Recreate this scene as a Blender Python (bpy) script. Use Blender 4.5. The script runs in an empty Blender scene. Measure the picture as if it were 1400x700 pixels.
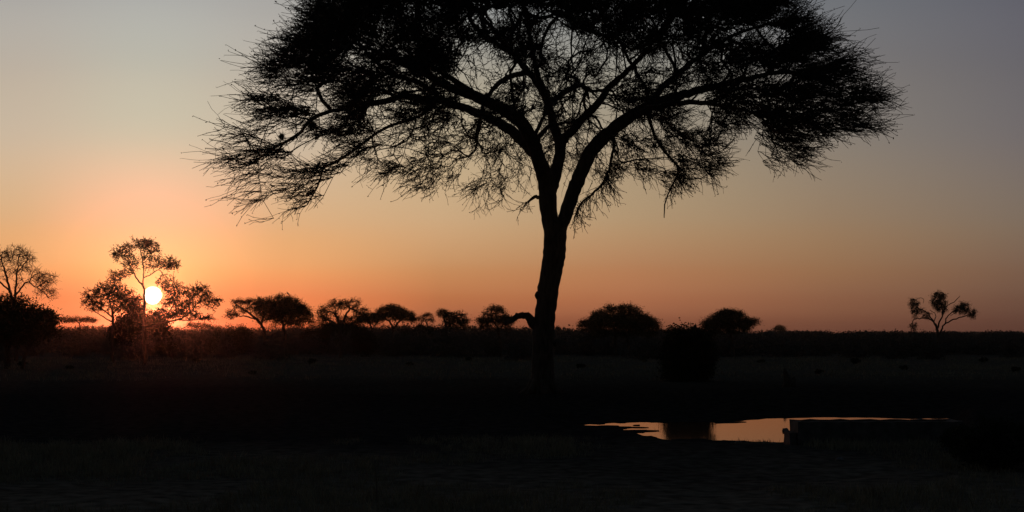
import bpy, math, random
import numpy as np
from mathutils import Vector
random.seed(7); R = np.random.default_rng(11)
S = bpy.context.scene
C = S.collection
F, H, CAMZ = 1900.0, 455.0, 2.4

def P(px, py, D):
    "a point seen at pixel (px, py) of the 1400x700 photograph, D metres away"
    return np.array([(px-700)/F*D, D, CAMZ+(H-py)/F*D])
def gd(py): return CAMZ*F/(py-H)          # distance of flat ground seen at row py

# ------------------------------------------------------------------ materials
def mat(name, c1, c2, scale=3.0, rough=0.9, bump=0.0, stretch=(1,1,1), spec=0.2):
    m = bpy.data.materials.new(name); m.use_nodes = True
    n = m.node_tree.nodes; l = m.node_tree.links; b = n['Principled BSDF']
    tc = n.new('ShaderNodeTexCoord'); mp = n.new('ShaderNodeMapping'); mp.inputs['Scale'].default_value = stretch
    no = n.new('ShaderNodeTexNoise'); no.inputs['Scale'].default_value = scale; no.inputs['Detail'].default_value = 6
    cr = n.new('ShaderNodeValToRGB')
    cr.color_ramp.elements[0].position = .3; cr.color_ramp.elements[1].position = .7
    cr.color_ramp.elements[0].color = (*c1, 1); cr.color_ramp.elements[1].color = (*c2, 1)
    l.new(tc.outputs['Object'], mp.inputs[0]); l.new(mp.outputs[0], no.inputs['Vector'])
    l.new(no.outputs['Fac'], cr.inputs[0]); l.new(cr.outputs[0], b.inputs['Base Color'])
    b.inputs['Roughness'].default_value = rough
    b.inputs['Specular IOR Level'].default_value = spec
    if bump:
        bu = n.new('ShaderNodeBump'); bu.inputs['Strength'].default_value = bump; bu.inputs['Distance'].default_value = .03
        l.new(no.outputs['Fac'], bu.inputs['Height']); l.new(bu.outputs[0], b.inputs['Normal'])
    return m
M = {}
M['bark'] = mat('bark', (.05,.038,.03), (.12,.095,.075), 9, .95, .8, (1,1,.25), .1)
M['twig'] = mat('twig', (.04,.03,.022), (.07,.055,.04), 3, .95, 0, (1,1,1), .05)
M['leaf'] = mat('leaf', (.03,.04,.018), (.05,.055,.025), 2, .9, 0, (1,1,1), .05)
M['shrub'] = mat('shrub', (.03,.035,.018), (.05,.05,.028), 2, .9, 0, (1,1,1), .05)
M['dry_scrub'] = mat('dry_scrub', (.085,.08,.065), (.13,.12,.10), 1.5, .95, 0, (1,1,1), .05)
M['dry_grass'] = mat('dry_grass', (.14,.12,.08), (.34,.29,.19), 4, .95, 0, (1,1,1), .05)
M['concrete'] = mat('concrete', (.05,.047,.043), (.12,.11,.10), 5, .95, .4, (1,1,1), .1)
M['straw'] = mat('straw', (.06,.05,.035), (.12,.10,.06), 20, .95)
M['feather'] = mat('feather', (.05,.045,.04), (.10,.09,.08), 30, .8)
M['beak'] = mat('beak', (.05,.05,.05), (.08,.07,.06), 30, .5)
M['stone'] = mat('stone', (.08,.075,.07), (.18,.17,.16), 6, .9, .5)
M['dead_wood'] = mat('dead_wood', (.08,.065,.05), (.16,.14,.11), 10, .95, .5, (1,1,.2), .1)

def ground_material():
    m = bpy.data.materials.new('trampled_earth'); m.use_nodes = True
    n = m.node_tree.nodes; l = m.node_tree.links; b = n['Principled BSDF']
    g = n.new('ShaderNodeNewGeometry')
    n1 = n.new('ShaderNodeTexNoise'); n1.inputs['Scale'].default_value = .12; n1.inputs['Detail'].default_value = 5
    n2 = n.new('ShaderNodeTexNoise'); n2.inputs['Scale'].default_value = 3.5; n2.inputs['Detail'].default_value = 8
    for k in (n1, n2): l.new(g.outputs['Position'], k.inputs['Vector'])
    sx = n.new('ShaderNodeSeparateXYZ'); l.new(g.outputs['Position'], sx.inputs[0])
    ad = n.new('ShaderNodeMath'); ad.operation = 'MULTIPLY_ADD'; ad.inputs[1].default_value = 22
    l.new(n1.outputs['Fac'], ad.inputs[0]); l.new(sx.outputs['Y'], ad.inputs[2])
    # the muddy ring round the waterhole: y from about 28 to 72 m, dry grassland outside it
    cr = n.new('ShaderNodeValToRGB'); e = cr.color_ramp.elements
    mr = n.new('ShaderNodeMapRange'); mr.inputs['From Min'].default_value = 0; mr.inputs['From Max'].default_value = 160
    l.new(ad.outputs[0], mr.inputs['Value']); l.new(mr.outputs[0], cr.inputs[0])
    e[0].position = .19; e[0].color = (.165,.13,.095,1)
    e[1].position = .27; e[1].color = (.038,.034,.03,1)
    x = e.new(.405); x.color = (.036,.032,.028,1)
    x = e.new(.57); x.color = (.10,.085,.062,1)
    x = e.new(.9); x.color = (.10,.08,.06,1)
    vr = n.new('ShaderNodeMapRange'); vr.inputs['From Min'].default_value = .3; vr.inputs['From Max'].default_value = .7
    vr.inputs['To Min'].default_value = .45; vr.inputs['To Max'].default_value = 1.35; l.new(n2.outputs['Fac'], vr.inputs['Value'])
    mx = n.new('ShaderNodeVectorMath'); mx.operation = 'SCALE'
    l.new(cr.outputs[0], mx.inputs[0]); l.new(vr.outputs[0], mx.inputs['Scale']); l.new(mx.outputs[0], b.inputs['Base Color'])
    b.inputs['Roughness'].default_value = 1; b.inputs['Specular IOR Level'].default_value = 0.0
    bu = n.new('ShaderNodeBump'); bu.inputs['Strength'].default_value = .9; bu.inputs['Distance'].default_value = .08
    l.new(n2.outputs['Fac'], bu.inputs['Height']); l.new(bu.outputs[0], b.inputs['Normal'])
    return m
M['ground'] = ground_material()

def water_material():
    "silty water: a glossy, slightly brown surface over mud"
    m = bpy.data.materials.new('muddy_water'); m.use_nodes = True
    n = m.node_tree.nodes; l = m.node_tree.links; n.remove(n['Principled BSDF'])
    gl = n.new('ShaderNodeBsdfGlossy'); gl.inputs['Color'].default_value = (.86,.56,.44,1); gl.inputs['Roughness'].default_value = .04
    df = n.new('ShaderNodeBsdfDiffuse'); df.inputs['Color'].default_value = (.05,.04,.028,1)
    fr = n.new('ShaderNodeFresnel'); fr.inputs['IOR'].default_value = 1.38; mx = n.new('ShaderNodeMixShader')
    tc = n.new('ShaderNodeTexCoord'); no = n.new('ShaderNodeTexNoise'); no.inputs['Scale'].default_value = 2.2; no.inputs['Detail'].default_value = 4
    l.new(tc.outputs['Object'], no.inputs['Vector'])
    bu = n.new('ShaderNodeBump'); bu.inputs['Strength'].default_value = .05; bu.inputs['Distance'].default_value = .02
    l.new(no.outputs['Fac'], bu.inputs['Height'])
    for k in (gl, df, fr): l.new(bu.outputs[0], k.inputs['Normal'])
    l.new(fr.outputs[0], mx.inputs[0]); l.new(df.outputs[0], mx.inputs[1]); l.new(gl.outputs[0], mx.inputs[2])
    l.new(mx.outputs[0], n['Material Output'].inputs['Surface'])
    return m
M['water'] = water_material()

# ------------------------------------------------------------------ mesh helpers
class MB:
    "collects vertices and faces of one mesh"
    def __init__(s): s.v = []; s.f3 = []; s.f4 = []; s.n = 0
    def add(s, v, f):
        v = np.asarray(v, dtype=np.float64).reshape(-1, 3); f = np.asarray(f, dtype=np.int64)
        if f.size:
            (s.f3 if f.shape[1] == 3 else s.f4).append(f + s.n)
        s.v.append(v); s.n += len(v)
    def tube(s, pts, rad, sides=12, lump=0.0, closed=True):
        pts = np.asarray(pts, float); rad = np.asarray(rad, float); k = len(pts)
        t = np.gradient(pts, axis=0); t /= np.linalg.norm(t, axis=1)[:, None]+1e-9
        u = np.cross(t[0], [0, 1, 0.01]);
        if np.linalg.norm(u) < .1: u = np.cross(t[0], [1, 0, 0])
        rings = []
        for i in range(k):
            u = u-t[i]*u.dot(t[i]); u /= np.linalg.norm(u)+1e-9
            w = np.cross(t[i], u)
            a = np.arange(sides)*2*np.pi/sides
            r = rad[i]*(1+lump*R.normal(size=sides)) if lump else rad[i]*np.ones(sides)
            rings.append(pts[i]+np.outer(np.cos(a)*r, u)+np.outer(np.sin(a)*r, w))
        V = np.concatenate(rings+[pts[:1], pts[-1:]])
        i, j = np.meshgrid(np.arange(k-1), np.arange(sides), indexing='ij'); j2 = (j+1) % sides
        Q = np.stack([i*sides+j, i*sides+j2, (i+1)*sides+j2, (i+1)*sides+j], -1).reshape(-1, 4)
        a = np.arange(sides); b = (a+1) % sides; c0 = k*sides
        T = np.concatenate([np.stack([b, a, np.full(sides, c0)], 1), np.stack([a+(k-1)*sides, b+(k-1)*sides, np.full(sides, c0+1)], 1)])
        n0 = s.n; s.v.append(V); s.n += len(V); s.f4.append(Q+n0); s.f3.append(T+n0)
    def prisms(s, A, B, ra, rb, sides=3):
        "many thin tapered twigs segments at once"
        A = np.asarray(A); B = np.asarray(B); n = len(A)
        if n == 0: return
        d = B-A; d = d/(np.linalg.norm(d, axis=1)[:, None]+1e-9)
        u = np.cross(d, R.normal(size=(n, 3))); u /= np.linalg.norm(u, axis=1)[:, None]+1e-9; w = np.cross(d, u)
        V = np.empty((n, 2*sides, 3))
        for k in range(sides):
            o = math.cos(2*math.pi*k/sides)*u+math.sin(2*math.pi*k/sides)*w
            V[:, k] = A+o*np.asarray(ra).reshape(-1, 1); V[:, sides+k] = B+o*np.asarray(rb).reshape(-1, 1)
        q = np.array([[k, (k+1) % sides, sides+(k+1) % sides, sides+k] for k in range(sides)])
        s.add(V, (np.arange(n)[:, None, None]*2*sides+q[None]).reshape(-1, 4))
    def leaves(s, Pt, size, aspect=.5):
        "small folded leaf-sized faces scattered at the points"
        n = len(Pt)
        if n == 0: return
        a = R.normal(size=(n, 3)); a /= np.linalg.norm(a, axis=1)[:, None]
        b = np.cross(a, R.normal(size=(n, 3))); b /= np.linalg.norm(b, axis=1)[:, None]+1e-9
        sz = (size*R.uniform(.5, 1.3, size=n))[:, None]
        V = np.stack([Pt-a*sz*.5, Pt+b*sz*aspect*.5, Pt+a*sz*.5, Pt-b*sz*aspect*.5], 1)
        s.add(V, np.arange(4*n).reshape(-1, 4))
    def build(s, name, material, parent=None, smooth=True, loc=None):
        me = bpy.data.meshes.new(name)
        V = np.concatenate(s.v) if s.v else np.zeros((0, 3))
        off = np.zeros(3)
        if parent is not None: off = np.array(parent.location)
        elif loc is not None: off = np.array(loc)
        V = V-off
        f3 = np.concatenate(s.f3) if s.f3 else np.zeros((0, 3), int); f4 = np.concatenate(s.f4) if s.f4 else np.zeros((0, 4), int)
        nl = f3.size+f4.size; npoly = len(f3)+len(f4)
        me.vertices.add(len(V)); me.vertices.foreach_set('co', V.astype(np.float32).ravel())
        me.loops.add(nl); me.loops.foreach_set('vertex_index', np.concatenate([f3.ravel(), f4.ravel()]).astype(np.int32))
        me.polygons.add(npoly)
        me.polygons.foreach_set('loop_start', np.concatenate([np.arange(len(f3))*3, f3.size+np.arange(len(f4))*4]).astype(np.int32))
        me.update(calc_edges=True); me.validate()
        if smooth: me.polygons.foreach_set('use_smooth', np.ones(len(me.polygons), bool))
        me.materials.append(M[material])
        o = bpy.data.objects.new(name, me); C.objects.link(o)
        if parent is not None: o.parent = parent
        elif loc is not None: o.location = loc
        return o
    def box(s, x0, x1, y0, y1, z0, z1):
        v = [(x, y, z) for z in (z0, z1) for y in (y0, y1) for x in (x0, x1)]
        s.add(v, [(0,2,3,1),(4,5,7,6),(0,1,5,4),(2,6,7,3),(0,4,6,2),(1,3,7,5)])

def tag(o, label=None, cat=None, group=None, kind=None):
    if label: o['label'] = label
    if cat: o['category'] = cat
    if group: o['group'] = group
    if kind: o['kind'] = kind
    return o
def empty(name, loc, label, cat, group=None):
    o = bpy.data.objects.new(name, None); C.objects.link(o); o.location = tuple(float(c) for c in loc); o.empty_display_size = .3
    return tag(o, label, cat, group)
def copy_tree(o, parent=None):
    c = o.copy(); C.objects.link(c)
    if parent is not None: c.parent = parent
    for ch in list(o.children): copy_tree(ch, c)
    return c

def catmull(P_, n):
    P_ = np.asarray(P_, float); out = []
    Q = np.vstack([2*P_[0]-P_[1], P_, 2*P_[-1]-P_[-2]])
    for i in range(1, len(Q)-2):
        for t in np.linspace(0, 1, n, endpoint=False):
            a, b, c, d = Q[i-1], Q[i], Q[i+1], Q[i+2]
            out.append(.5*((2*b)+(-a+c)*t+(2*a-5*b+4*c-d)*t*t+(-a+3*b-3*c+d)*t**3))
    out.append(Q[-2]); return np.array(out)

def inter(x, xs, ys): return np.interp(x, xs, ys)

# ------------------------------------------------------------------ a tree's branching
class Skel:
    "limbs traced by hand; finer branches grown towards points of the crown"
    def __init__(s): s.p = []; s.d = []; s.par = []; s.r = []; s.hand = []
    def add(s, p, par, r=0.0, hand=False):
        s.p.append(np.asarray(p, float)); s.par.append(par); s.r.append(r); s.hand.append(hand)
        d = s.p[-1]-s.p[par] if par >= 0 else np.array([0, 0, 1.])
        s.d.append(d/(np.linalg.norm(d)+1e-9)); return len(s.p)-1
    def limb(s, pts, rad):
        par = -1
        if s.p: par = int(np.argmin(np.linalg.norm(np.array(s.p)-pts[0], axis=1)))
        for q, r in zip(pts, rad): par = s.add(q, par, r, True)
    def grow(s, A, step=.4, wob=.12, rmax=None, lo=0, angle=1.1, hang=0.0):
        A = np.asarray(A); n0 = len(s.p); cap = n0+len(A)*40
        Pn = np.zeros((cap, 3)); Dn = np.zeros((cap, 3)); Pn[:n0] = np.array(s.p); Dn[:n0] = np.array(s.d); n = n0
        dist = np.array([np.min(np.linalg.norm(Pn[lo:n0]-a, axis=1)) for a in A])
        # thin the start points near the trunk base: branches leave only the upper limbs
        for a in A[np.argsort(dist)]:
            v = a-Pn[lo:n]; L = np.linalg.norm(v, axis=1)+1e-6
            cs = (v*Dn[lo:n]).sum(1)/L
            k = lo+int(np.argmin(L*(1+angle*(1-cs)*.5)))
            L0 = np.linalg.norm(a-Pn[k])
            if L0 < step*.4: continue
            m = max(2, int(L0/step)); a0 = Pn[k]; d0 = Dn[k]
            perp = R.normal(size=3)*wob*L0
            c1 = a0+d0*L0*.35+perp*.5; c2 = a-(a-a0)*.35+np.array([0, 0, hang])*L0+perp
            par = k
            for t in np.arange(1, m+1)/m:
                q = (1-t)**3*a0+3*(1-t)**2*t*c1+3*(1-t)*t*t*c2+t**3*a
                if t < 1: q = q+R.normal(size=3)*step*.06
                if n >= cap: break
                par = s.add(q, par); Pn[n] = q; Dn[n] = s.d[par]; n += 1
        s.n0 = n0
    def radii(s, rt=.012, ex=.45):
        n = len(s.p); tips = np.zeros(n); ch = np.zeros(n, int)
        for i in range(n):
            if s.par[i] >= 0: ch[s.par[i]] += 1
        tips[ch == 0] = 1
        for i in range(n-1, -1, -1):
            if s.par[i] >= 0: tips[s.par[i]] += tips[i]
        s.tips = tips
        for i in range(n):
            if not s.hand[i]: s.r[i] = rt*tips[i]**ex
    def mesh_branches(s, mb, rscale=1.0):
        n = len(s.p); Pn = np.array(s.p); par = np.array(s.par); r = np.array(s.r)*rscale; hand = np.array(s.hand)
        idx = np.where((~hand) & (par >= 0))[0]
        ra = np.minimum(r[par[idx]], r[idx]*1.3); rb = r[idx]
        big = rb > .035
        A = Pn[par[idx]]; B = Pn[idx]; B2 = B+(B-A)*.04
        mb.prisms(A[big], B2[big], ra[big], rb[big], 6); mb.prisms(A[~big], B2[~big], ra[~big], rb[~big], 4)

def twigs(mb, start, dirs, length, r0=.014, segs=4, bend=.35, droop=.0, r_end=.6):
    "curved thin twigs, returns their points for leaves and side twigs"
    n = len(start); p = start.copy(); d = dirs/(np.linalg.norm(dirs, axis=1)[:, None]+1e-9)
    c = np.cross(d, R.normal(size=(n, 3))); out = []; dd = []
    for k in range(segs):
        q = p+d*(length/segs)[:, None]
        mb.prisms(p, q, np.full(n, r0*(1-(1-r_end)*k/segs)), np.full(n, r0*(1-(1-r_end)*(k+1)/segs)))
        out.append(q); dd.append(d.copy())
        d = d+c*(bend/segs)+R.normal(size=(n, 3))*.16; d[:, 2] -= droop/segs
        d /= np.linalg.norm(d, axis=1)[:, None]; p = q
    return out, dd
SKYCOLS = [(0, 209, [(142.2, 159.1, 160.0), (155.9, 173.1, 163.8), (180.0, 183.4, 163.1), (239.6, 187.4, 148.0), (252.0, 190.0, 125.0), (250.0, 155.0, 95.0), (243.0, 138.0, 84.0), (225.0, 108.0, 64.0)]),
 (5.7, 0, [(141.6, 154.1, 153.8), (155.6, 163.5, 154.4), (170.0, 171.7, 153.2), (191.8, 167.3, 127.1), (219.3, 161.6, 106.2), (232.5, 138.5, 86.0), (235.4, 128.9, 75.5), (203.0, 82.9, 41.0)]),
 (11.5, 600, [(121.9, 136.4, 140.4), (142.3, 148.6, 137.8), (162.1, 159.2, 134.6), (180.0, 161.1, 127.2), (183.4, 142.8, 99.5), (182.8, 120.2, 76.9), (169.4, 100.7, 66.5), (147.4, 81.5, 56.1)]),
 (19.3, 860, [(113.3, 120.3, 126.5), (129.0, 132.4, 124.3), (144.9, 137.8, 120.0), (161.0, 142.2, 112.6), (168.4, 126.6, 91.2), (169.9, 113.1, 78.3), (153.8, 95.4, 67.7), (124.4, 71.8, 51.9)]),
 (27.3, 1130, [(90.6, 96.7, 105.6), (105.5, 105.4, 107.3), (120.1, 116.4, 109.7), (137.2, 119.2, 98.0), (143.1, 110.8, 81.8), (138.2, 97.7, 71.8), (127.9, 84.3, 62.6), (112.8, 69.9, 54.7)]),
 (34.6, 1396, [(77.9, 78.6, 93.0), (87.1, 87.4, 97.5), (99.1, 97.0, 101.3), (113.8, 103.7, 93.2), (116.5, 94.3, 78.1), (111.3, 83.3, 67.3), (102.5, 71.0, 57.8), (93.8, 60.2, 49.7)])]
HAZE = .0001; SUNP = .13; SUNDISC = (6, 5, 3); GLOW1 = (1.4, (.06, .08, .02)); GLOW2 = (.42, (.1, .04, 0))
# ------------------------------------------------------------------ ground and water
def vnoise(x, y, seed=0):
    g = np.random.default_rng(seed).random((64, 64))
    xi = np.floor(x).astype(int); yi = np.floor(y).astype(int); fx = x-xi; fy = y-yi
    fx = fx*fx*(3-2*fx); fy = fy*fy*(3-2*fy)
    a = g[xi % 64, yi % 64]; b = g[(xi+1) % 64, yi % 64]; c = g[xi % 64, (yi+1) % 64]; d = g[(xi+1) % 64, (yi+1) % 64]
    return (a*(1-fx)+b*fx)*(1-fy)+(c*(1-fx)+d*fx)*fy-.5
def sst(a, b, x):
    t = np.clip((x-a)/(b-a), 0, 1); return t*t*(3-2*t)
WZ = -.30
def ground_z(x, y):
    x = np.asarray(x, float); y = np.asarray(y, float)
    near = 1-sst(90, 160, np.hypot(x, y))
    z = .14*vnoise(x*.09, y*.09, 1)*near+.05*vnoise(x*.5, y*.5, 2)*near+.035*vnoise(x*1.9, y*1.9, 3)*near
    # waterhole: near and far shore distances as functions of the bearing u = x/y (photo column = 700+1900u)
    c = 700+F*x/np.maximum(y, 1)
    nearY = np.interp(c, [780, 850, 880, 905, 965, 1080, 1200, 1330], [39.2, 38.3, 36.4, 35.2, 34.5, 34.0, 34.0, 34.5])
    farY = np.interp(c, [780, 830, 905, 960, 1010, 1050, 1120, 1200, 1310, 1340], [42.0, 42.2, 42.2, 41.9, 42.6, 43.9, 44.2, 43.9, 43.9, 43.0])
    w = vnoise(x*1.3, y*.9, 5)*1.5+vnoise(x*4, y*2.4, 6)*.6
    nearY = nearY+w*.45; farY = farY+w*.45
    side = sst(735, 790, c)*(1-sst(1290, 1330, c))
    dn = y-nearY; df = farY-y                    # inside positive
    prof = np.where(dn < 0, .30*np.clip(1+dn/4.8, 0, 1), .30+.35*np.clip(dn/1.2, 0, 1))
    prof = np.minimum(prof, np.where(df < 0, .30*np.clip(1+df/7.0, 0, 1), .30+.35*np.clip(df/1.2, 0, 1)))
    deep = prof*side
    basin = np.clip(deep/.22, 0, 1)
    bank = (.05*np.clip(w+.2, 0, 1)+.09*np.clip(vnoise(x*3.4, y*2.6, 14)+.6*vnoise(x*8, y*6, 15), 0, 1)*(1-sst(1050, 1075, c)))*np.exp(-((dn+.5)/.5)**2)*side
    # low mud bars barely break the surface of the shallow left end and along the far shore
    thr = np.interp(c, [780, 840, 875, 930], [-.26, -.04, .15, .5])
    bars = sst(thr, thr+.08, vnoise(x*.8, y*2.1, 8)+.4*vnoise(x*3, y*5, 9))*(1-sst(905, 930, c))
    bars = np.maximum(bars, sst(.05, .2, vnoise(x*1.1, y*2.2, 12)+.4*vnoise(x*4, y*5, 13))*sst(2.4, .4, df)*(1-sst(1030, 1066, c)))
    out = np.where(y > 1, z*(1-.9*basin)-deep+bank, z)
    lift = np.clip(WZ+.022+.02*vnoise(x*6, y*6, 17)-out, 0, 1)
    return np.where((out < WZ+.02) & (y > 1), out+lift*bars, out)
def axis(parts):
    o = [np.arange(a, b, s) for a, b, s in parts]; return np.concatenate(o)
gx = np.concatenate([-np.geomspace(3200, 30, 26), axis([(-29, 1, .5), (1, 15, .16), (15, 30, .5)]), np.geomspace(30, 3200, 26)])
gy = np.concatenate([-np.geomspace(3200, 6, 20), axis([(-5, 10, 1), (10, 29, .3), (29, 47, .14), (47, 90, .5)]), np.geomspace(90, 3200, 40)])
X, Y = np.meshgrid(gx, gy); Z = ground_z(X, Y)
g = MB(); nx = len(gx); i, j = np.meshgrid(np.arange(len(gy)-1), np.arange(nx-1), indexing='ij')
g.add(np.stack([X, Y, Z], -1).reshape(-1, 3), np.stack([i*nx+j, i*nx+j+1, (i+1)*nx+j+1, (i+1)*nx+j], -1).reshape(-1, 4))
tag(g.build('ground', 'ground'), kind='structure')
def gz(x, y): return float(ground_z(np.array([x]), np.array([y]))[0])

w = MB(); wx = [1.0, 16.0]; wy = [33.0, 49.5]
w.add([(wx[0], wy[0], WZ), (wx[1], wy[0], WZ), (wx[1], wy[1], WZ), (wx[0], wy[1], WZ)], [(0,1,2,3)])
tag(w.build('water', 'water'), kind='structure')

# ------------------------------------------------------------------ concrete trough at the waterhole
def rough_box(mb, x0, x1, y0, y1, z0, z1, seg=.22, amp=.012):
    nx_, ny_, nz_ = [max(2, int(abs(b-a)/seg)) for a, b in ((x0, x1), (y0, y1), (z0, z1))]
    def face(o, u, v, nu, nv):
        a, b = np.meshgrid(np.linspace(0, 1, nu+1), np.linspace(0, 1, nv+1), indexing='ij')
        Pt = np.array(o)+a[..., None]*np.array(u)+b[..., None]*np.array(v)
        q = Pt*3.1; nse = np.stack([np.sin(q[..., 0]*2.3+q[..., 1]*5+q[..., 2]*7), np.sin(q[..., 1]*3+q[..., 0]*4.1), np.sin(q[..., 2]*6+q[..., 0]*3.3)+.6*np.sin(q[..., 0]*9)], -1)
        Pt = Pt+nse*amp
        I, J = np.meshgrid(np.arange(nu), np.arange(nv), indexing='ij')
        mb.add(Pt.reshape(-1, 3), np.stack([I*(nv+1)+J, (I+1)*(nv+1)+J, (I+1)*(nv+1)+J+1, I*(nv+1)+J+1], -1).reshape(-1, 4))
    dx, dy, dz = x1-x0, y1-y0, z1-z0
    face((x0, y0, z0), (dx,0,0), (0,0,dz), nx_, nz_); face((x0, y1, z0), (0,0,dz), (dx,0,0), nz_, nx_)
    face((x0, y0, z0), (0,0,dz), (0,dy,0), nz_, ny_); face((x1, y0, z0), (0,dy,0), (0,0,dz), ny_, nz_)
    face((x0, y0, z1), (dx,0,0), (0,dy,0), nx_, ny_)
TR = empty('water_trough', (7.9, 30.4, 0), 'long weathered concrete drinking trough on the near bank of the waterhole', 'water trough')
TX0, TX1, TY0, TY1, TZ = 6.18, 9.75, 30.0, 30.92, .475
b = MB(); rough_box(b, TX0, TX1, TY0, TY0+.14, -.5, TZ); b.build('front_wall', 'concrete', TR, False)
b = MB(); rough_box(b, TX0, TX1, TY1-.14, TY1, -.5, TZ-.004); b.build('back_wall', 'concrete', TR, False)
b = MB(); rough_box(b, TX0+.003, TX0+.16, TY0+.143, TY1-.143, -.5, TZ-.01); b.build('end_wall', 'concrete', TR, False)
b = MB(); rough_box(b, TX1-.16, TX1-.003, TY0+.143, TY1-.143, -.5, TZ-.01); b.build('end_wall', 'concrete', TR, False)
b = MB(); rough_box(b, TX0+.163, TX1-.163, TY0+.143, TY1-.143, -.4, .18); b.build('trough_floor', 'concrete', TR, False)
b = MB(); rough_box(b, TX0-.17, TX0-.02, TY0+.1, TY1-.2, -.5, .25, .12, .02); b.build('step_block', 'concrete', TR, False)

# ------------------------------------------------------------------ the big acacia
D0 = gd(537)
base = P(742, 537, D0); base[2] = 0
ACACIA = empty('acacia_tree', base, 'huge umbrella-crowned acacia with forked trunk standing behind the waterhole mud', 'tree')
def line(pts, n=5):
    "px, py, radius px, depth offset m"
    a = np.array(pts, float); q = catmull(a, n); q[2:, :2] += R.normal(size=(len(q)-2, 2))*np.where(q[2:, 2:3] > 7, .35, np.minimum(1.0, q[2:, 2:3]*.16))
    W = np.array([P(x, y, D0+dy) for x, y, r, dy in q]); rr = q[:, 2]/F*(D0+q[:, 3])
    return W, rr
LIMBS = {
 'trunk': [(742,546,20,0),(742,530,17,0),(742,500,15.5,0),(742.5,470,14.8,0),(743,450,15,0),(746,425,14,0),(749,400,14.2,0),(754,370,14.8,0),(758,345,15.5,0),(759,320,15.5,0),(757,300,14,0)],
 'left stem': [(758,322,13,0),(752,300,11.5,0),(749,275,12,0),(747,250,12,0),(741,230,10.5,-.3),(734,210,9.5,-.6),(727,190,9.5,-1),(710,165,9,-1.6),(681,146,8,-2.4),(647,131,7,-3.2),(608,116,5.5,-4),(579,99,4.5,-4.6),(545,84,3.4,-5.2),(505,66,2.6,-5.6),(465,52,1.8,-6)],
 'left low': [(733,212,8,-.4),(718,196,8,.2),(700,180,7,1),(672,163,6.2,2),(640,149,5.4,3),(600,137,5,4),(560,133,4.6,4.6),(515,140,4,5),(470,148,3.2,5),(430,160,2.6,4.6),(407,184,2.2,4.2),(374,203,1.7,3.6),(341,226,1.2,3)],
 'hang left': [(600,137,3,4),(575,158,2.2,4.6),(525,176,2,5),(487,203,1.8,5),(459,222,1.7,5),(443,230,1.5,5),(434,255,1.2,5),(420,280,.9,5)],
 'middle': [(750,268,9,.1),(757,248,8.5,.3),(762,225,8,.6),(766,205,7.5,.9),(761,185,6.6,1.4),(756,168,6,2),(750,145,5.6,2.6),(739,120,5.2,3.3),(722,98,4.6,4),(705,78,4,4.8),(686,55,3.2,5.8),(664,28,2.4,6.8),(640,0,1.6,7.6)],
 'middle right': [(765,205,6.5,.9),(772,192,6,.6),(783,177,5.6,0),(796,162,5.4,-.6),(817,141,5,-1.6),(834,119,4.4,-2.6),(856,98,3.8,-3.6),(877,78,3.2,-4.6),(895,54,2.6,-5.6),(915,22,1.9,-6.6)],
 'right': [(763,322,11,0),(767,307,9.5,-.1),(773,295,9.3,-.2),(783,265,9.5,-.4),(794,237,9.5,-.6),(808,207,9.5,-.8),(823,190,9.5,-.8),(841,175,9,-.7),(860,160,8.4,-.4),(884,146,7.4,0),(909,136,6.6,.4),(935,129,5.8,.8),(965,121,5,1.2),(1000,113,4.2,1.6),(1035,105,3.4,1.8),(1075,98,2.7,2),(1115,108,2,2.2),(1155,124,1.5,2.2),(1185,138,1.1,2.2)],
 'right up': [(884,146,5,0),(905,120,4.4,1.2),(930,98,4,2.6),(960,74,3.4,4),(995,52,2.8,5),(1030,38,2.1,5.8),(1070,28,1.5,6.2)],
 'right front': [(860,160,5,-.4),(885,150,4.4,-1.8),(915,143,3.8,-3.4),(950,140,3.4,-5),(990,145,2.8,-6.4),(1030,155,2.2,-7.4),(1050,172,1.7,-7.6),(1056,195,1.3,-7.6)],
 'toward camera': [(756,168,4.6,1.6),(752,148,4.6,0),(744,126,4.4,-2),(735,100,4,-4.2),(728,70,3.4,-6.4),(722,36,2.6,-8.6),(716,0,1.8,-10.4)],
 'away': [(750,145,4.6,2.6),(764,132,4.4,4.4),(780,122,4,6.2),(792,116,3.4,8.2),(800,120,2.6,10),(805,135,1.8,11.5)],
 'away left': [(722,98,4,4),(700,104,3.8,5.6),(680,116,3.4,7.4),(665,136,2.8,9),(655,165,2,10.3),(650,195,1.4,11)],
 'near left': [(681,146,4.6,-2.4),(655,132,4.4,-4),(625,112,4,-6),(590,92,3.4,-8),(550,80,2.7,-9.2),(510,82,1.9,-10)],
 'small cross': [(730,186,3,-.9),(737,172,2.6,-.8),(744,158,2.2,-.6),(750,140,1.6,-.2)],
 'small cross right': [(733,192,3.6,-.8),(742,181,3.2,-.7),(752,172,2.6,-.5),(765,169,2.2,-.4),(783,166,1.6,-.4),(800,158,1,-.4)],
 'hang right': [(838,176,3,-.8),(839,200,2,-1.2),(835,222,1.8,-1.5),(830,240,1.8,-1.7),(822,253,1.7,-1.8),(808,267,1.6,-1.8),(795,277,1.4,-1.8),(787,292,1,-1.8)],
 'hang far right': [(884,146,3,0),(892,178,2.2,.6),(905,202,2,.8),(922,222,1.7,1),(927,235,1.4,1),(915,262,1.1,1),(909,280,.9,1),(908,298,.6,1)],
 'spur': [(741,271,3,0),(731,269,2.4,-.1),(722,276,1.5,-.2)],
}
tr = MB(); sk = Skel(); first_crown = 0
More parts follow.
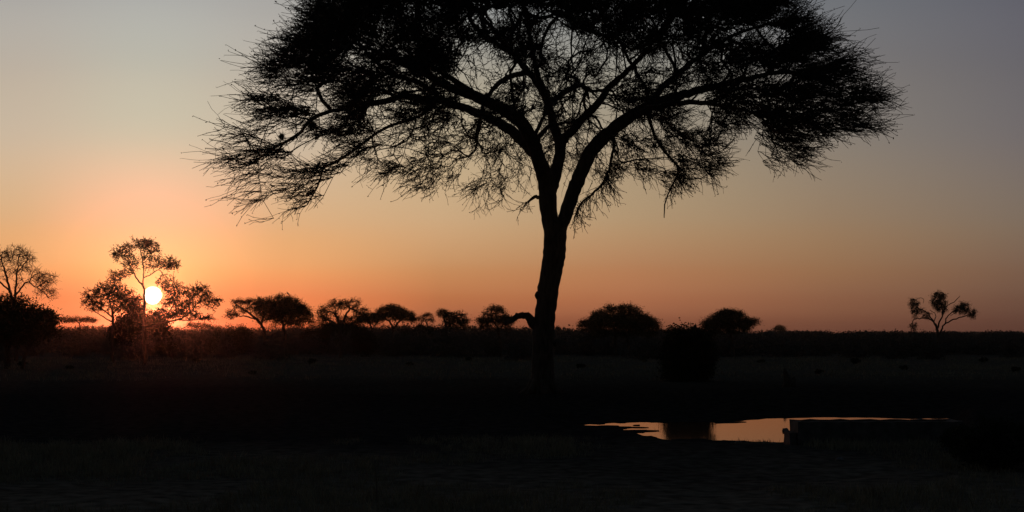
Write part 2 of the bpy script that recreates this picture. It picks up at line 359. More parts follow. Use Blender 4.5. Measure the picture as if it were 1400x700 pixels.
for nm, pts in LIMBS.items():
    W, rr = line(pts); big = rr.max() > .2
    tr.tube(W, rr, 16 if big else 8, .02)
    # roughness of the outline where the bark has knots
    if nm == 'trunk':
        for (kx, ky, kr) in ((733,404,3.4),(756,398,2.5),(731,452,3),(757,470,2.4),(768,352,2.8),(744,352,3)):
            c = P(kx+1.5, ky, D0-.1); n = 7
            tr.tube([c+np.array([0, 0, -kr/F*D0*1.6]), c+np.array([0, 0, -kr/F*D0*.7]), c, c+np.array([0, 0, kr/F*D0*.9]), c+np.array([0, 0, kr/F*D0*1.7])], np.array([.3,.85,1,.8,.25])*kr/F*D0, 8, .1)
    sk.limb(W, rr)
    if nm == 'trunk': first_crown = len(sk.p)
# buttress roots
for k in range(7):
    a = k*.9+.3; r = .55; d = np.array([math.cos(a), math.sin(a), 0])
    tr.tube([base+d*.15+[0,0,.75], base+d*.38+[0,0,.35], base+d*.62+[0,0,.1], base+d*1.0+[0,0,-.08]], [.2,.2,.15,.05], 8, .08)
trunk = tr.build('trunk', 'bark', ACACIA)
stub = MB(); W, rr = line([(737,444,7,0),(728,439,5.5,-.1),(721,432,4.8,-.2),(712,431,4.3,-.3),(704,434,3.8,-.4),(696,440,3.4,-.5),(689,444,2.2,-.5)]); stub.tube(W, rr, 10, .07)
W, rr = line([(731,447,5,0),(726,444,3.4,-.1),(722,437,3,-.2),(718,433,2,-.2)]); stub.tube(W, rr, 8, .07)
tag(stub.build('broken_branch', 'bark', ACACIA), 'dead drooping stub low on the trunk')

lowx = [285,300,320,350,400,430,450,480,500,520,560,580,640,700,730,745,790,815,850,880,910,935,975,1000,1025,1045,1085,1110,1150,1190,1212,1225]
lowy = [195,215,252,292,312,300,262,232,228,245,238,266,282,286,262,235,262,250,236,242,262,250,236,205,182,228,222,200,190,170,150,130]
upx = [285,310,335,362,392,425,460,1045,1085,1125,1160,1195,1225]
upy = [215,190,155,118,80,42,2,-10,28,66,104,140,168]
def crown_weight(px, py):
    w = np.ones_like(px)
    w[py > np.interp(px, lowx, lowy)] = 0
    lo = (px < 430) | (px > 1080); w[lo & (py < np.interp(px, upx, upy))] = 0
    w[(px < 314) | (px > 1212)] = 0
    def el(cx, cy, rx, ry, k):
        m = ((px-cx)/rx)**2+((py-cy)/ry)**2 < 1; w[m] = np.minimum(w[m], k)
    w *= np.clip((px-305)/150, .18, 1)*np.clip((1225-px)/110, .35, 1)
    w *= np.where(vnoise(px/38+3, py/17+9, 31) < -.14, .12, 1)          # gaps between the layered sprays
    el(445, 208, 42, 19, 0); el(665, 98, 42, 36, .1); el(770, 190, 60, 75, .6); el(770, 275, 30, 40, .12); el(1005, 200, 26, 22, 0)
    el(940, 92, 60, 34, .6); el(560, 200, 40, 22, .5); el(880, 100, 60, 30, .5); el(800, 110, 60, 50, .4); el(590,185,50,22,.5); el(1080, 195, 40, 20, .5)
    return w
RC = 13.6; cx0 = P(758, 300, D0)[0]
def sample_crown(n):
    out = []
    while len(out) < n:
        m = 6000; r = RC*np.sqrt(R.random(m)); a = R.random(m)*2*np.pi
        wig = 1+.05*np.sin(a*5+.7)+.04*np.sin(a*11+2)+.03*np.sin(a*23)
        x = cx0+r*np.cos(a)*.985*wig; y = D0+r*np.sin(a)*.9*wig
        q = np.clip(r/RC, 0, .999)
        top = 9.4+8.6*np.sqrt(1-q**2.4)
        low = 12.6-5.3*q**1.5+.9*np.sin(a*7+1)*q+.6*np.sin(a*13)*q
        t = R.random(m); shell = R.random(m) < .62
        z = np.where(shell, top-(top-low)*.38*t, low+(top-low)*t)
        px = 700+F*x/y; py = H-F*(z-CAMZ)/y
        # low sprays hang mainly round the rim, the space round the forks stays open
        keep = crown_weight(px, py)*np.where(py < 60, .95, 1)*np.where((r < 5) & (z < 13.6), .5, 1)
        ok = R.random(m) < keep
        out.extend(np.stack([x, y, z], 1)[ok])
    return np.array(out[:n])
sk.grow(sample_crown(8600), .5, .08, lo=first_crown, angle=2.2, hang=.04)
sk.radii(.010, .47)
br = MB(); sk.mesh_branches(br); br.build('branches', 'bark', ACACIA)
Pn = np.array(sk.p); Dn = np.array(sk.d); tips = sk.tips; hand = np.array(sk.hand)
thin = np.where((~hand) & (tips <= 5))[0]
thin = np.concatenate([thin, np.repeat(np.where(hand & (np.array(sk.r) < .062) & (np.arange(len(Pn)) >= first_crown) & ((Pn[:, 2] > 8.2) | (Pn[:, 0] < 4)))[0], 2)])
ctr = np.array([cx0, D0, 10.5])
def spawn(idx, k, spread, outw, lmin, lmax):
    s = np.repeat(idx, k); n = len(s); st = Pn[s]
    o = st-ctr; o[:, 2] *= .45; o /= np.linalg.norm(o, axis=1)[:, None]
    d = Dn[s]*.75+R.normal(size=(n, 3))*spread+o*outw
    rr_ = np.hypot(st[:, 0]-cx0, (st[:, 1]-D0)/.9); d[(st[:, 2] < 10.5) & (rr_ < 10), 2] -= .2
    d[rr_ > 10, 2] += .04
    px = 700+F*st[:, 0]/st[:, 1]; py = H-F*(st[:, 2]-CAMZ)/st[:, 1]
    wgt = crown_weight(px, py); hid = (py < np.interp(px, upx, upy)) & ((px < 440) | (px > 1065)); kp = R.random(n) < np.where(hid, .3, np.where(wgt <= 0, .6, np.where(wgt < .3, .6, 1)))
    st, d, rr_ = st[kp], d[kp], rr_[kp]
    L = R.uniform(lmin, lmax, len(st))*(1+.45*sst(8, 12, rr_))
    far_ = sst(7, 11, rr_)[:, None]; o = o[kp]; o = o/np.linalg.norm(o, axis=1)[:, None]
    d = d/np.linalg.norm(d, axis=1)[:, None]; d = d*(1-.55*far_)+o*far_*1.0+R.normal(size=d.shape)*.16*far_
    return st, d, L
print('crown nodes', len(Pn), 'thin', len(thin))
fol = MB(); LP = []
st, d, L = spawn(thin, 3, .42, .6, .35, 1.2)
# long straight whips reach out past the rim of the crown
rim = thin[(np.hypot(Pn[thin, 0]-cx0, (Pn[thin, 1]-D0)/.9) > 10.6) & (R.random(len(thin)) < .5)]
s2, d2, L2 = spawn(rim, 1, .16, 1.5, .9, 2.1)
wp, _ = twigs(fol, s2, d2+[0, 0, .12], L2*.8, .012, 6, .22, .05)
pts, dd = twigs(fol, st, d, L, .0135, 4, .5, .12)
# side twigs
for k in (1, 2):
    m = R.random(len(st)) < np.where(np.hypot(st[:, 0]-cx0, st[:, 1]-D0) > 9.5, .35, .6)
    sp, sd = pts[k][m], dd[k][m]+R.normal(size=(m.sum(), 3))*.75
    p2, _ = twigs(fol, sp, sd, R.uniform(.15, .5, m.sum()), .0115, 2, .6, .1)
    LP += [p2[0], p2[1]]
LP += pts+wp
LP = np.concatenate(LP); LP = LP[R.random(len(LP)) < .6]
fol.leaves(LP+R.normal(size=LP.shape)*.02, .085, .45)
print('twigs', len(st), 'leafpts', len(LP))
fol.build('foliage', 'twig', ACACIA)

# ------------------------------------------------------------------ smaller trees
def small_tree(name, label, cat, D, trunks, blobs, group=None, leaf=.11, per=26, spread=.22, twl=.45, step=.3, wood='bark', leafmat='leaf', tw=2, depth=.85, rt=.014, hang=0., rtw=.014, wide=1.0, keep=1.0):
    k = D/F; b0 = P(trunks[0][0][0], H, D); b0[2] = 0
    E_ = empty(name, b0, label, cat, group); s = Skel(); t = MB()
    for pts in trunks:
        a = [(p[0], p[1], p[2], (p[3] if len(p) > 3 else 0)) for p in pts]
        q = catmull(np.array(a, float), 4); q[2:, :2] += R.normal(size=(len(q)-2, 2))*.45; q[:, 2] *= .82
        W = np.array([P(x, y, D+dy) for x, y, r, dy in q]); rr = np.maximum(q[:, 2]*k, .012)
        t.tube(W, rr, 8, .06); s.limb(W, rr)
    t.build('trunk', wood, E_)
    A = []
    for bl in blobs:
        cx, cy, rx, ry, n = bl[:5]; rx *= wide; ry *= wide; n = int(n*keep)+1; shape = bl[5] if len(bl) > 5 else 'ball'
        c = P(cx, cy, D); v = R.normal(size=(n, 3)); v /= np.linalg.norm(v, axis=1)[:, None]
        rad = R.random(n)**(1/3.); v = v*rad[:, None]
        if shape == 'dome':
            v[:, 2] = np.abs(v[:, 2])*1.9-.95; sc = np.sqrt(np.clip(1-((v[:, 2]+.95)/1.95)**2, .05, 1)); v[:, :2] = v[:, :2]/np.maximum(np.linalg.norm(v[:, :2], axis=1)[:, None], 1e-3)*(np.sqrt(R.random(n))*sc)[:, None]
        A.append(c+v*np.array([rx*k, rx*k*depth, ry*k]))
    if 'acacia' in name and 'D' and D < 200:
        for bl in blobs:
            if len(bl) > 5 and bl[2] > 12:
                m = int(bl[4]*.7); v = R.uniform(-1, 1, (m, 3)); A.append(P(bl[0], bl[1]+bl[3]*1.15, D)+v*np.array([bl[2]*k*1.02, bl[2]*k*.6, bl[3]*k*.8]))
    A = np.concatenate(A); s.grow(A, step, .1, angle=1.2, hang=hang); s.radii(rt, .5)
    mb = MB(); s.mesh_branches(mb); Pq = np.array(s.p); Dq = np.array(s.d)
    th = np.where((~np.array(s.hand)) & (s.tips <= 3))[0]
    if tw:
        si = np.repeat(th, tw); dr = Dq[si]*.6+R.normal(size=(len(si), 3))*.6
        if hang < 0: dr[:, 2] -= .8
        pts, _ = twigs(mb, Pq[si], dr, R.uniform(.4, 1, len(si))*twl, rtw, 3, .6, .1+(.5 if hang < 0 else 0))
    mb.build('branches', wood, E_)
    if per:
        lf = MB(); src = np.repeat(Pq[th], per, axis=0)
        off = R.normal(size=src.shape)*np.array([spread, spread, spread*.6])
        lf.leaves(src+off, leaf, .6)
        if tw: lf.leaves(np.concatenate(pts)+R.normal(size=(3*len(si), 3))*.03, leaf*.8, .6)
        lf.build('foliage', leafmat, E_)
    return E_
def base_row(D): return H+CAMZ*F/D

GRP = 'acacias along the far edge of the plain'
D = 150; y0 = base_row(D)
small_tree('acacia_tree', 'acacia with thin open left side and flat layered crown, left of the denser twin', 'tree', 146,
  [[(362,487,3.2),(361.5,470,2.7),(361,455,2.4),(356.6,443,2.2),(346,432,1.9),(336,425,1.5),(325,418,1)], [(357,444,1.8),(362,430,1.6),(372,418,1.2)], [(350,436,1.3),(336,433,1,1),(322,432,.8,1.6)]],
  [(345,412,27,5,60,'dome'),(330,412,16,3,26),(360,411,16,6,40,'dome'),(322,427,13,5,30),(316,433,8,3,12),(340,424,12,4,14)], GRP, per=16, spread=.2)
small_tree('acacia_tree', 'dense dome-crowned acacia touching the open flat-layered one on its left', 'tree', 142,
  [[(393,487,2.8),(391,465,2.3),(388,448,2.1),(385,438,1.8),(378,424,1.4)], [(388,446,1.8),(398,434,1.4),(408,426,1)], [(387,442,1.4,0),(388,430,1.2,-1.2),(388,420,1,-1.8)]],
  [(384,415,33,13,210,'dome'),(399,420,27,13,150,'dome'),(375,430,12,8,30)], GRP, per=40, spread=.26)
small_tree('bush_tree', 'ragged rounded tree with sky showing through its upper crown', 'tree', 135,
  [[(466,489,3.2),(466,470,2.8),(465,452,2.6),(462,438,2.2),(456,426,1.6)], [(465,448,2),(471,434,1.8),(478,422,1.4)], [(464,445,1.6),(450,438,1.3),(440,432,.9)]],
  [(462,416,16,6,44),(478,415,14,6,34),(448,426,15,8,52),(440,436,9,6,26),(492,424,13,7,40),(470,440,32,8,80),(487,437,14,8,40)], GRP, per=16, spread=.24, wide=1.1)
small_tree('acacia_tree', 'flat-topped acacia with a row of light gaps under its crown, centre left', 'tree', 150,
  [[(536,486,2.6),(536,468,2.3),(537,452,2),(534,442,1.6),(524,432,1.1)], [(537,450,1.8),(546,440,1.4),(556,432,1)]],
  [(538,426,24,6,90,'dome'),(535,420,15,4,40,'dome'),(553,431,14,6,50),(518,432,10,5,26),(562,437,7,4,16)], GRP, per=30, wide=1.12)
small_tree('acacia_tree', 'tiny flat acacia just right of the flat-topped one with light gaps', 'tree', 210,
  [[(582,477,1.6),(583,460,1.4),(584,445,1.2),(582,437,.9)]], [(585,430,8,3,26,'dome'),(577,436,9,4,26),(589,438,6,5,20)], GRP, per=22)
small_tree('acacia_tree', 'leaning acacia with one small flat tuft over a lower dome, middle of the tree line', 'tree', 150,
  [[(615,486,2.2),(613.5,472,2),(610,456,1.8),(609,445,1.6),(607,434,1.2)], [(610,450,1.5),(620,440,1.2),(630,434,.9)]],
  [(606,426,8,3,26,'dome'),(610,431,10,3,22),(624,433,18,9,80,'dome'),(634,440,8,5,22)], GRP, per=26)
small_tree('acacia_tree', 'small umbrella acacia behind the drooping stub of the big tree', 'tree', 140,
  [[(685,487,2.6),(684,470,2.2),(682,455,2),(678,444,1.6),(668,436,1.1)], [(682,452,1.7),(690,442,1.3),(698,436,.9)]],
  [(678,430,22,11,120,'dome'),(662,438,12,6,36),(694,437,12,6,36),(676,422,12,4,24)], GRP, per=22)
small_tree('bush_tree', 'lower flat tree merged into the left side of the broad dome tree', 'tree', 150,
  [[(811,486,2.4),(812,470,2.1),(814,456,1.8),(818,444,1.4)], [(813,462,1.5),(806,450,1.1)]],
  [(818,430,12,5,44,'dome'),(812,438,20,9,90,'dome'),(806,446,16,7,50)], GRP, per=34)
small_tree('acacia_tree', 'broad dark dome-shaped tree right of the big trunk', 'tree', 142,
  [[(842,489,3),(841,472,2.6),(842,458,2.3),(838,444,1.8),(830,434,1.3)], [(862,489,2.6),(860,474,2.3),(858,460,2),(862,446,1.6),(872,434,1.1)], [(850,489,1.8),(853,475,1.6),(858,462,1.3)], [(842,456,1.6,0),(848,440,1.3,-1.5)]],
  [(850,430,42,15,330,'dome'),(872,438,28,10,110,'dome'),(835,440,26,9,80),(893,442,10,4,26)], GRP, per=42, spread=.28)
small_tree('acacia_tree', 'dome-crowned tree with feathery right edge behind the dark column bush', 'tree', 138,
  [[(1001,489,3),(1001,474,2.6),(1000,460,2.3),(995,446,1.8),(986,436,1.3)], [(1000,458,1.8),(1008,446,1.5),(1018,438,1.1)]],
  [(997,427,19,4,60,'dome'),(994,436,32,10,190,'dome'),(985,444,26,7,90),(1024,440,14,6,44)], GRP, per=36, spread=.26)
small_tree('acacia_tree', 'faint tiny rounded tree on the horizon between the dome tree and the bare tree', 'tree', 560,
  [[(1066,463.1,1.2),(1066,455,1),(1066,450,.8)]], [(1066,448.6,8,4,60,'dome')], GRP, leaf=.3, per=26, spread=.6, step=.6, twl=.8, tw=1)
small_tree('acacia_tree', 'low flat acacia silhouette left of the tree in front of the sun', 'tree', 230,
  [[(110,474.8,1.4),(110,455,1.2),(108,442,1),(102,437,.8)]], [(108,436,24,4,90,'dome'),(92,437,10,3,24),(126,438,12,3,30)], GRP, per=26, spread=.3)
small_tree('acacia_tree', 'low flat acacia half hidden by the right boughs of the sun tree', 'tree', 230,
  [[(278,474.8,1.4),(277,460,1.2),(276,448,1)]], [(272,444,20,4,70,'dome'),(290,447,14,3,36,'dome')], GRP, per=24, spread=.3)

small_tree('acacia_tree', 'low flat acacia joining the ragged rounded tree to the flat-topped one', 'tree', 170,
  [[(507,481.8,2),(507,465,1.7),(508,450,1.4),(505,442,1.1)], [(508,452,1.2),(514,443,.9)]], [(506,431,17,4,60,'dome'),(512,438,14,5,40),(498,438,12,5,34)], GRP, per=26)
# tall open tree in front of the sun
small_tree('leafwood_tree', 'tall open-crowned tree with the setting sun shining through its fork', 'tree', 105,
  [[(198,498.4,4),(198,480,3.4),(197.5,460,3),(197,440,2.7),(197,420,2.4),(197.5,400,1.9),(195,391,1.6),(186,379,1.2),(182,373,1),(172,378,.8),(162,382,.6)],
   [(195.5,392,1.2),(196,379,1.1),(196,366,1),(193,348,.8),(190,334,.5)], [(196,380,.9),(206,375,.8),(214,370,.7),(226,362,.6),(236,358,.5)],
   [(184,375,.8),(178,364,.6),(170,354,.5),(162,346,.4)], [(197,448,2),(210,446,1.7),(223,441,1.5),(244,437,1.3),(256,430,1.1),(263,424,.9),(271,414,.7),(284,412,.5)],
   [(223,441,1.2),(232,426,1),(240,410,.8),(246,392,.5)], [(197,430,1.3),(186,418,1),(176,408,.7)], [(194,362,.6),(203,352,.5),(210,344,.4)], [(244,437,.9),(258,438,.7),(272,437,.5)]],
  [(190,334,16,7,75),(206,338,12,7,44),(166,344,12,6,48),(160,351,6,5,18),(176,357,13,7,44),(203,350,10,7,35),(225,359,16,8,66),(236,362,9,6,31),(178,368,9,6,22),(162,376,9,8,40),(155,385,8,6,26),(205,366,9,5,18),
   (228,384,14,9,44),(238,396,14,9,57),(232,412,14,8,48),(246,408,14,12,75),(258,418,12,9,53),(262,400,10,8,35),(275,396,10,7,35),(272,408,10,7,35),(291,414,10,7,40),(284,404,8,6,22),(222,430,15,7,66),(246,430,16,7,66),(266,432,14,6,44),(282,434,10,3,26),(180,408,12,9,48),(186,424,10,9,53)],
  leaf=.14, per=2, spread=.13, twl=.5, step=.24, rt=.012, tw=2, rtw=.013, wide=1.15, keep=.8)
small_tree('leafwood_tree', 'lower spreading tree just left of the tall tree in front of the sun', 'tree', 112,
  [[(153,496,3.2),(153.5,470,2.6),(154,450,2.2),(154,430,1.8),(151,416,1.2),(146,404,.8)], [(154,434,1.4),(142,424,1.1),(130,416,.8),(121,411,.5)], [(154,430,1.3),(164,418,1),(172,406,.7)], [(153.5,440,1.1),(140,433,.9),(128,424,.6)]],
  [(128,404,12,8,56),(142,397,13,9,68),(122,413,9,6,36),(156,398,12,9,60),(150,410,14,9,64),(168,402,13,10,72),(178,412,12,10,68),(166,418,14,9,68),(134,420,14,7,52),(190,418,9,9,48)],
  leaf=.14, per=2, spread=.13, twl=.5, step=.24, rt=.012, tw=2, rtw=.013, wide=1.15, keep=.8)
small_tree('leafwood_tree', 'bare-branched tall tree at the left edge rising above a dark bush', 'tree', 115,
  [[(22,494.6,4),(22,470,3.4),(22,440,3),(18,415,2.6),(14,398,2.2),(9,380,1.8),(4,362,1.2),(0,348,.8)], [(20,420,2.2),(21,402,2),(22,385,1.6),(24,368,1.2),(26,352,.8)], [(21,404,1.6),(30,392,1.4),(38,385,1.2),(48,393,1),(58,388,.8),(68,382,.5)], [(40,386,1),(46,376,.8),(56,372,.5)],
   [(14,398,1.6),(2,388,1.4),(-12,376,1.1),(-28,366,.8)], [(24,372,1),(34,360,.8),(40,348,.5)], [(50,392,.8),(60,400,.7),(68,408,.5)]],
  [(4,350,16,12,108),(22,347,18,10,126),(36,355,12,12,72),(-25,352,28,18,144),(8,370,16,12,72),(30,368,10,9,36),(50,382,12,9,61),(64,382,13,9,79),(62,396,14,8,65),(46,372,9,6,29),(70,404,6,7,22),(-30,380,23,16,90),(30,388,12,7,22)],
  leaf=.08, per=1, spread=.2, twl=.6, step=.3, rt=.011, tw=2, rtw=.012, wide=1.15, keep=.7)
small_tree('bush_tree', 'wide dense dark bush-tree filling the left edge below the bare tree', 'tree', 92,
  [[(10,504.5,5),(10,480,4.4),(8,455,3.6),(0,435,2.6)], [(10,475,3.2),(24,455,2.6),(36,440,1.8)], [(30,504.5,3),(36,480,2.6),(46,460,2)]],
  [(0,430,76,28,420,'dome'),(-30,432,60,26,200,'dome'),(40,440,34,20,150,'dome'),(5,450,60,24,150),(60,434,17,9,50,'dome')], per=46, spread=.34, leaf=.14)
# wind-beaten bare tree on the right
small_tree('leafwood_tree', 'gnarled almost leafless tree standing alone on the right horizon', 'tree', 140,
  [[(1283,487.6,3),(1283,475,2.7),(1282.3,462,2.5),(1281.5,450,2.1),(1276,440,1.5),(1270,435.6,1.2),(1257,435,1),(1249,437,.8),(1247,448,.6),(1245,456,.4)],
   [(1279,445,1.4),(1271,432,1.1),(1263.5,425,1),(1255.6,421,.8),(1249,416,.7),(1251,411,.5),(1255.6,408,.45),(1260,407.5,.4),(1262.7,410,.4),(1262,415,.3)],
   [(1281.5,450,1.6),(1284,442,1.4),(1288.6,429,1.2),(1287,418,1),(1284,407,.7),(1286,400,.3)],
   [(1283.5,458,1.7),(1287,451,1.4),(1293,442,1.2),(1307.5,436,1),(1321.6,431.7,.8),(1329,435,.5)], [(1292,443,1.1),(1296.5,431,.9),(1307.5,424.6,.8),(1317,416.7,.6),(1326,420,.4)],
   [(1289,427,.9),(1295,418,.8),(1304,413,.65),(1313,405,.4)], [(1317,425,.6),(1326,426.5,.5),(1334,427,.3)], [(1277,440,.8),(1279,430,.6),(1272,424,.4)], [(1310,424,.5),(1300,432,.4)]],
  [(1284,404,8,5,34),(1283,412,9,9,60),(1287,420,7,8,34),(1315,418,9,5,36),(1309,423,7,4,20),(1324,425,9,4,26),(1330,430,6,4,14),(1249,413,6,5,22),(1250,424,4,8,20),(1258,424,6,5,14),(1246,447,3,6,8),(1251,445,3,5,6),(1268,430,6,4,8)],
  leaf=.10, per=6, spread=.16, twl=.5, step=.22, rt=.015, tw=4, hang=-.05, rtw=.013, wide=1.12)

# ------------------------------------------------------------------ bushes
def bush(name, label, cat, px, base_y, w, h, group=None, n=60, per=30, leaf=.12, stems=5, mt='shrub', spread=None, shape='ball', D=None):
    D = D or gd(base_y); k = D/F; b0 = P(px, H, D); b0[2] = gz(b0[0], b0[1])
    E_ = empty(name, b0, label, cat, group); s = Skel(); t = MB()
    for i in range(stems):
        a = R.random()*6.28; o = np.array([math.cos(a)*w*k*.35, math.sin(a)*w*k*.3, 0])
        W = catmull([b0+o*.15+[0,0,-.1], b0+o*.45+[0,0,h*k*.3], b0+o*(.8+.4*R.random())+[0,0,h*k*.75]], 4)
        t.tube(W, np.linspace(.06, .015, len(W))*min(1, h*k/1.8), 6, .08)
        for j, q in enumerate(W): s.add(q, -1 if j == 0 else len(s.p)-1, .02, True)
    v = R.normal(size=(n, 3)); v /= np.linalg.norm(v, axis=1)[:, None]; v *= (R.random(n)**(1/2.6))[:, None]
    if shape == 'box': v = R.uniform(-1, 1, size=(n, 3)); v[:, :2] *= (.95-.16*(v[:, 2:3] > .2)*R.random((n, 1))-.1*np.sin(v[:, 2:3]*7)**2)
    lump = 1+.16*np.sin(np.arctan2(v[:, 1], v[:, 0])*3+px)
    if shape == 'box': lump = lump*0+1
    A = b0+np.array([0, 0, h*k*.52])+v*np.array([w*k*.5, w*k*.42, h*k*.47])*lump[:, None]
    s.grow(A, max(.12, h*k*.12), .12); s.radii(.007, .5)
    mb = t; s.mesh_branches(mb); Pq = np.array(s.p); th = np.where((~np.array(s.hand)) & (s.tips <= 4))[0]
    si = np.repeat(th, 2); twigs(mb, Pq[si], np.array(s.d)[si]+R.normal(size=(len(si), 3))*.6+[0,0,.35], R.uniform(.12, .4, len(si))*h*k*.28, .007*max(1, D/60), 3)
    mb.build('branches', 'bark', E_)
    lf = MB(); sp = spread or h*k*.07; src = np.repeat(Pq[th], per, axis=0)
    q = src+R.normal(size=src.shape)*sp; q = q[q[:, 2] > b0[2]]
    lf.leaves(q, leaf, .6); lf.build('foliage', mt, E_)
    return E_
bush('column_bush', 'tall dark square-shouldered bush standing behind the waterhole', 'bush', 940, 520, 68, 70, n=420, per=40, leaf=.12, stems=11, shape='box')
bush('column_bush', 'ragged dark upper clump growing out beside the square-shouldered bush', 'bush', 955, 512, 54, 58, n=160, per=26, leaf=.11, stems=7)
bush('rounded_bush', 'solid black rounded bush at the plain edge, left of centre', 'bush', 497, 488, 40, 40, n=150, per=34, stems=6)
bush('rounded_bush', 'low hump bush at the foot of the tree in front of the sun', 'bush', 236, 489, 40, 21, n=110, per=34, stems=6)
bush('rounded_bush', 'broad dark bush mound between the two sun-side trees', 'bush', 190, 486, 76, 58, n=620, per=34, leaf=.26, stems=9)
bush('rounded_bush', 'small low bush at the left of the sun tree trunk', 'bush', 184, 490, 24, 16, n=60, per=30, stems=4)
bush('rounded_bush', 'dark bush in the gap between the sun tree and the twin acacias', 'bush', 318, 489, 62, 44, n=170, per=30, stems=6)
bush('rounded_bush', 'dark overgrown shrub at the right edge beside the trough', 'bush', 1368, 640, 120, 66, n=320, per=30, leaf=.05, stems=12)
bush('rounded_bush', 'lower weedy shrub hiding the far end of the trough', 'bush', 1312, 624, 50, 42, n=160, per=24, leaf=.045, stems=9)
bush('rounded_bush', 'broad bush mass under the ragged rounded tree', 'bush', 468, 483, 70, 42, n=420, per=34, leaf=.2, stems=7)
bush('rounded_bush', 'bush filling the gap right of the flat-topped acacia with light gaps', 'bush', 578, 481, 60, 37, n=300, per=32, leaf=.2, stems=6)
bush('rounded_bush', 'bush between the ragged tree and the dense dome acacia', 'bush', 428, 482, 34, 32, n=180, per=32, leaf=.2, stems=5)
SG = 'low shrubs dotted over the open plain'
sh = bush('low_shrub', 'x', 'shrub', 560, 500, 12, 7, SG, n=30, per=22, leaf=.08, stems=4)
spots = [(30,500,1.2,'at the left edge of the plain'),(96,506,.9,'alone on the plain below the flat acacia silhouette'),(268,496,1.1,'right of the low hump bush'),(345,512,.8,'in front of the open flat-layered acacia'),(428,498,1.3,'between the dense dome acacia and the ragged tree'),
 (560,500,1.0,'below the flat-topped acacia with light gaps'),(640,494,1.1,'below the leaning acacia'),(708,492,.9,'just left of the big trunk'),(795,504,1.1,'just right of the big trunk'),(880,496,1.0,'below the right side of the broad dome tree'),
 (1040,497,1.1,'right of the tree behind the column bush'),(1120,512,.9,'right of the broken stump'),(1170,498,1.3,'midway between the stump and the bare tree'),(1235,506,1.0,'in front of the gnarled bare tree'),(1345,496,1.3,'right of the gnarled bare tree'),(1390,508,1.1,'at the right edge of the plain')]
for i, (px, py, sc, where) in enumerate(spots):
    o = sh if i == 0 else copy_tree(sh); Dd = gd(py); p = P(px, H, Dd)
    o.location = (p[0], p[1], gz(p[0], p[1])-.03); o.rotation_euler = (0, 0, i*1.7); o.scale = (sc, sc, sc*(.8+.3*((i*7) % 5)/5))
    o['label'] = 'low dark shrub ' + where

# far woodland: one mass of scrub that reads as a dark band under the sky
def scrub():
    m = MB(); stems = []
    for row, (Dr, cnt, hgt) in enumerate(((148,150,1.9),(175,150,2.2),(210,150,2.45),(270,150,2.75),(360,160,3.1),(500,160,3.6),(720,170,4.4),(1050,150,5.4))):
        half = Dr*.62
        for i in range(cnt):
            x = -half+2*half*(i+R.random())/cnt; y = Dr*(1+.09*R.normal()); tgt = np.interp(700+F*x/y, [0,120,250,350,430,600,700,800,900,1000,1400], [452,446,447,448,443,444,446,448,450,452,453]); hh = (CAMZ+(H-tgt)/F*y)*(1-.3*R.random()**2.2 if row > 1 else R.uniform(.6, .98))*(1+.12*float(vnoise(np.array(x*.06+row*7), np.array(3.3), 41))); ww = 2*half/cnt*R.uniform(.9, 1.7)
            n = 1300 if Dr < 300 else 700
            v = R.normal(size=(n, 3)); v /= np.linalg.norm(v, axis=1)[:, None]; v *= (R.random(n)**.5)[:, None]; v[:, 2] = np.abs(v[:, 2])
            lump = 1+.12*np.sin(np.arctan2(v[:, 1], v[:, 0])*4+i)+.05*np.sin(v[:, 0]*9+i)
            q = np.array([x, y, 0])+v*np.array([ww*1.05, ww*.6, hh])*lump[:, None]
            m.leaves(q, .0009*Dr+.06, .8)
    return m
tag(scrub().build('far_scrub', 'dry_scrub', loc=(0, 300, 0)), 'dark band of distant bushveld scrub along the whole horizon', 'scrub', kind='stuff')

# ------------------------------------------------------------------ small things
def stake(px, base_y, top_y, lean, r):
    D = gd(base_y); b = P(px, H, D); b[2] = gz(b[0], b[1]); m = MB()
    hgt = (base_y-top_y)/F*D
    m.tube(catmull([b-[0,0,.1], b+[lean*.4,0,hgt*.5], b+[lean,0,hgt]], 4), np.linspace(r, r*.6, 9), 7, .15)
    return m, b
m, b = stake(516, 686, 634, -.03, .012)
tag(m.build('dry_stalk', 'dead_wood', loc=b), 'single thin dry stalk standing upright in the foreground grass', 'stalk')
D = gd(530); b = P(1079, H, D); b[2] = gz(b[0], b[1]); k = D/F
ST = empty('tree_stump', b, 'broken jagged tree stump standing on the plain right of the column bush', 'stump')
m = MB(); m.tube([b+[0,0,-.1], b+[-.02,0,6*k], b+[-.12,0,14*k], b+[-.17,.02,21*k], b+[-.2,.02,26*k]], [.3,.24,.15,.1,.03], 9, .14); m.build('stump_spike', 'bark', ST)
m = MB(); m.tube([b+[.1,0,-.1], b+[.16,0,5*k], b+[.2,0,11*k], b+[.22,0,14*k]], [.24,.18,.1,.03], 9, .14); m.build('side_spike', 'bark', ST)
def stone(px, py, w, h, label, seed, z=None):
    D = gd(py); b = P(px, H, D); b[2] = gz(b[0], b[1]) if z is None else z; k = D/F; rr = np.random.default_rng(seed)
    me = MB(); lat = 8; lon = 12; V = []
    for i in range(lat+1):
        for j in range(lon):
            t = math.pi*i/lat; a = 2*math.pi*j/lon; q = 1+.14*rr.normal()*(0 < i < lat)
            V.append(b+np.array([math.sin(t)*math.cos(a)*w*k*.5*q, math.sin(t)*math.sin(a)*w*k*.4*q, math.cos(t)*h*k*.7*q+h*k*.25]))
    I, J = np.meshgrid(np.arange(lat), np.arange(lon), indexing='ij'); J2 = (J+1) % lon
    me.add(V, np.stack([I*lon+J, I*lon+J2, (I+1)*lon+J2, (I+1)*lon+J], -1).reshape(-1, 4))
    return tag(me.build('stone', 'stone', loc=b), label, 'stone', 'stones round the waterhole')
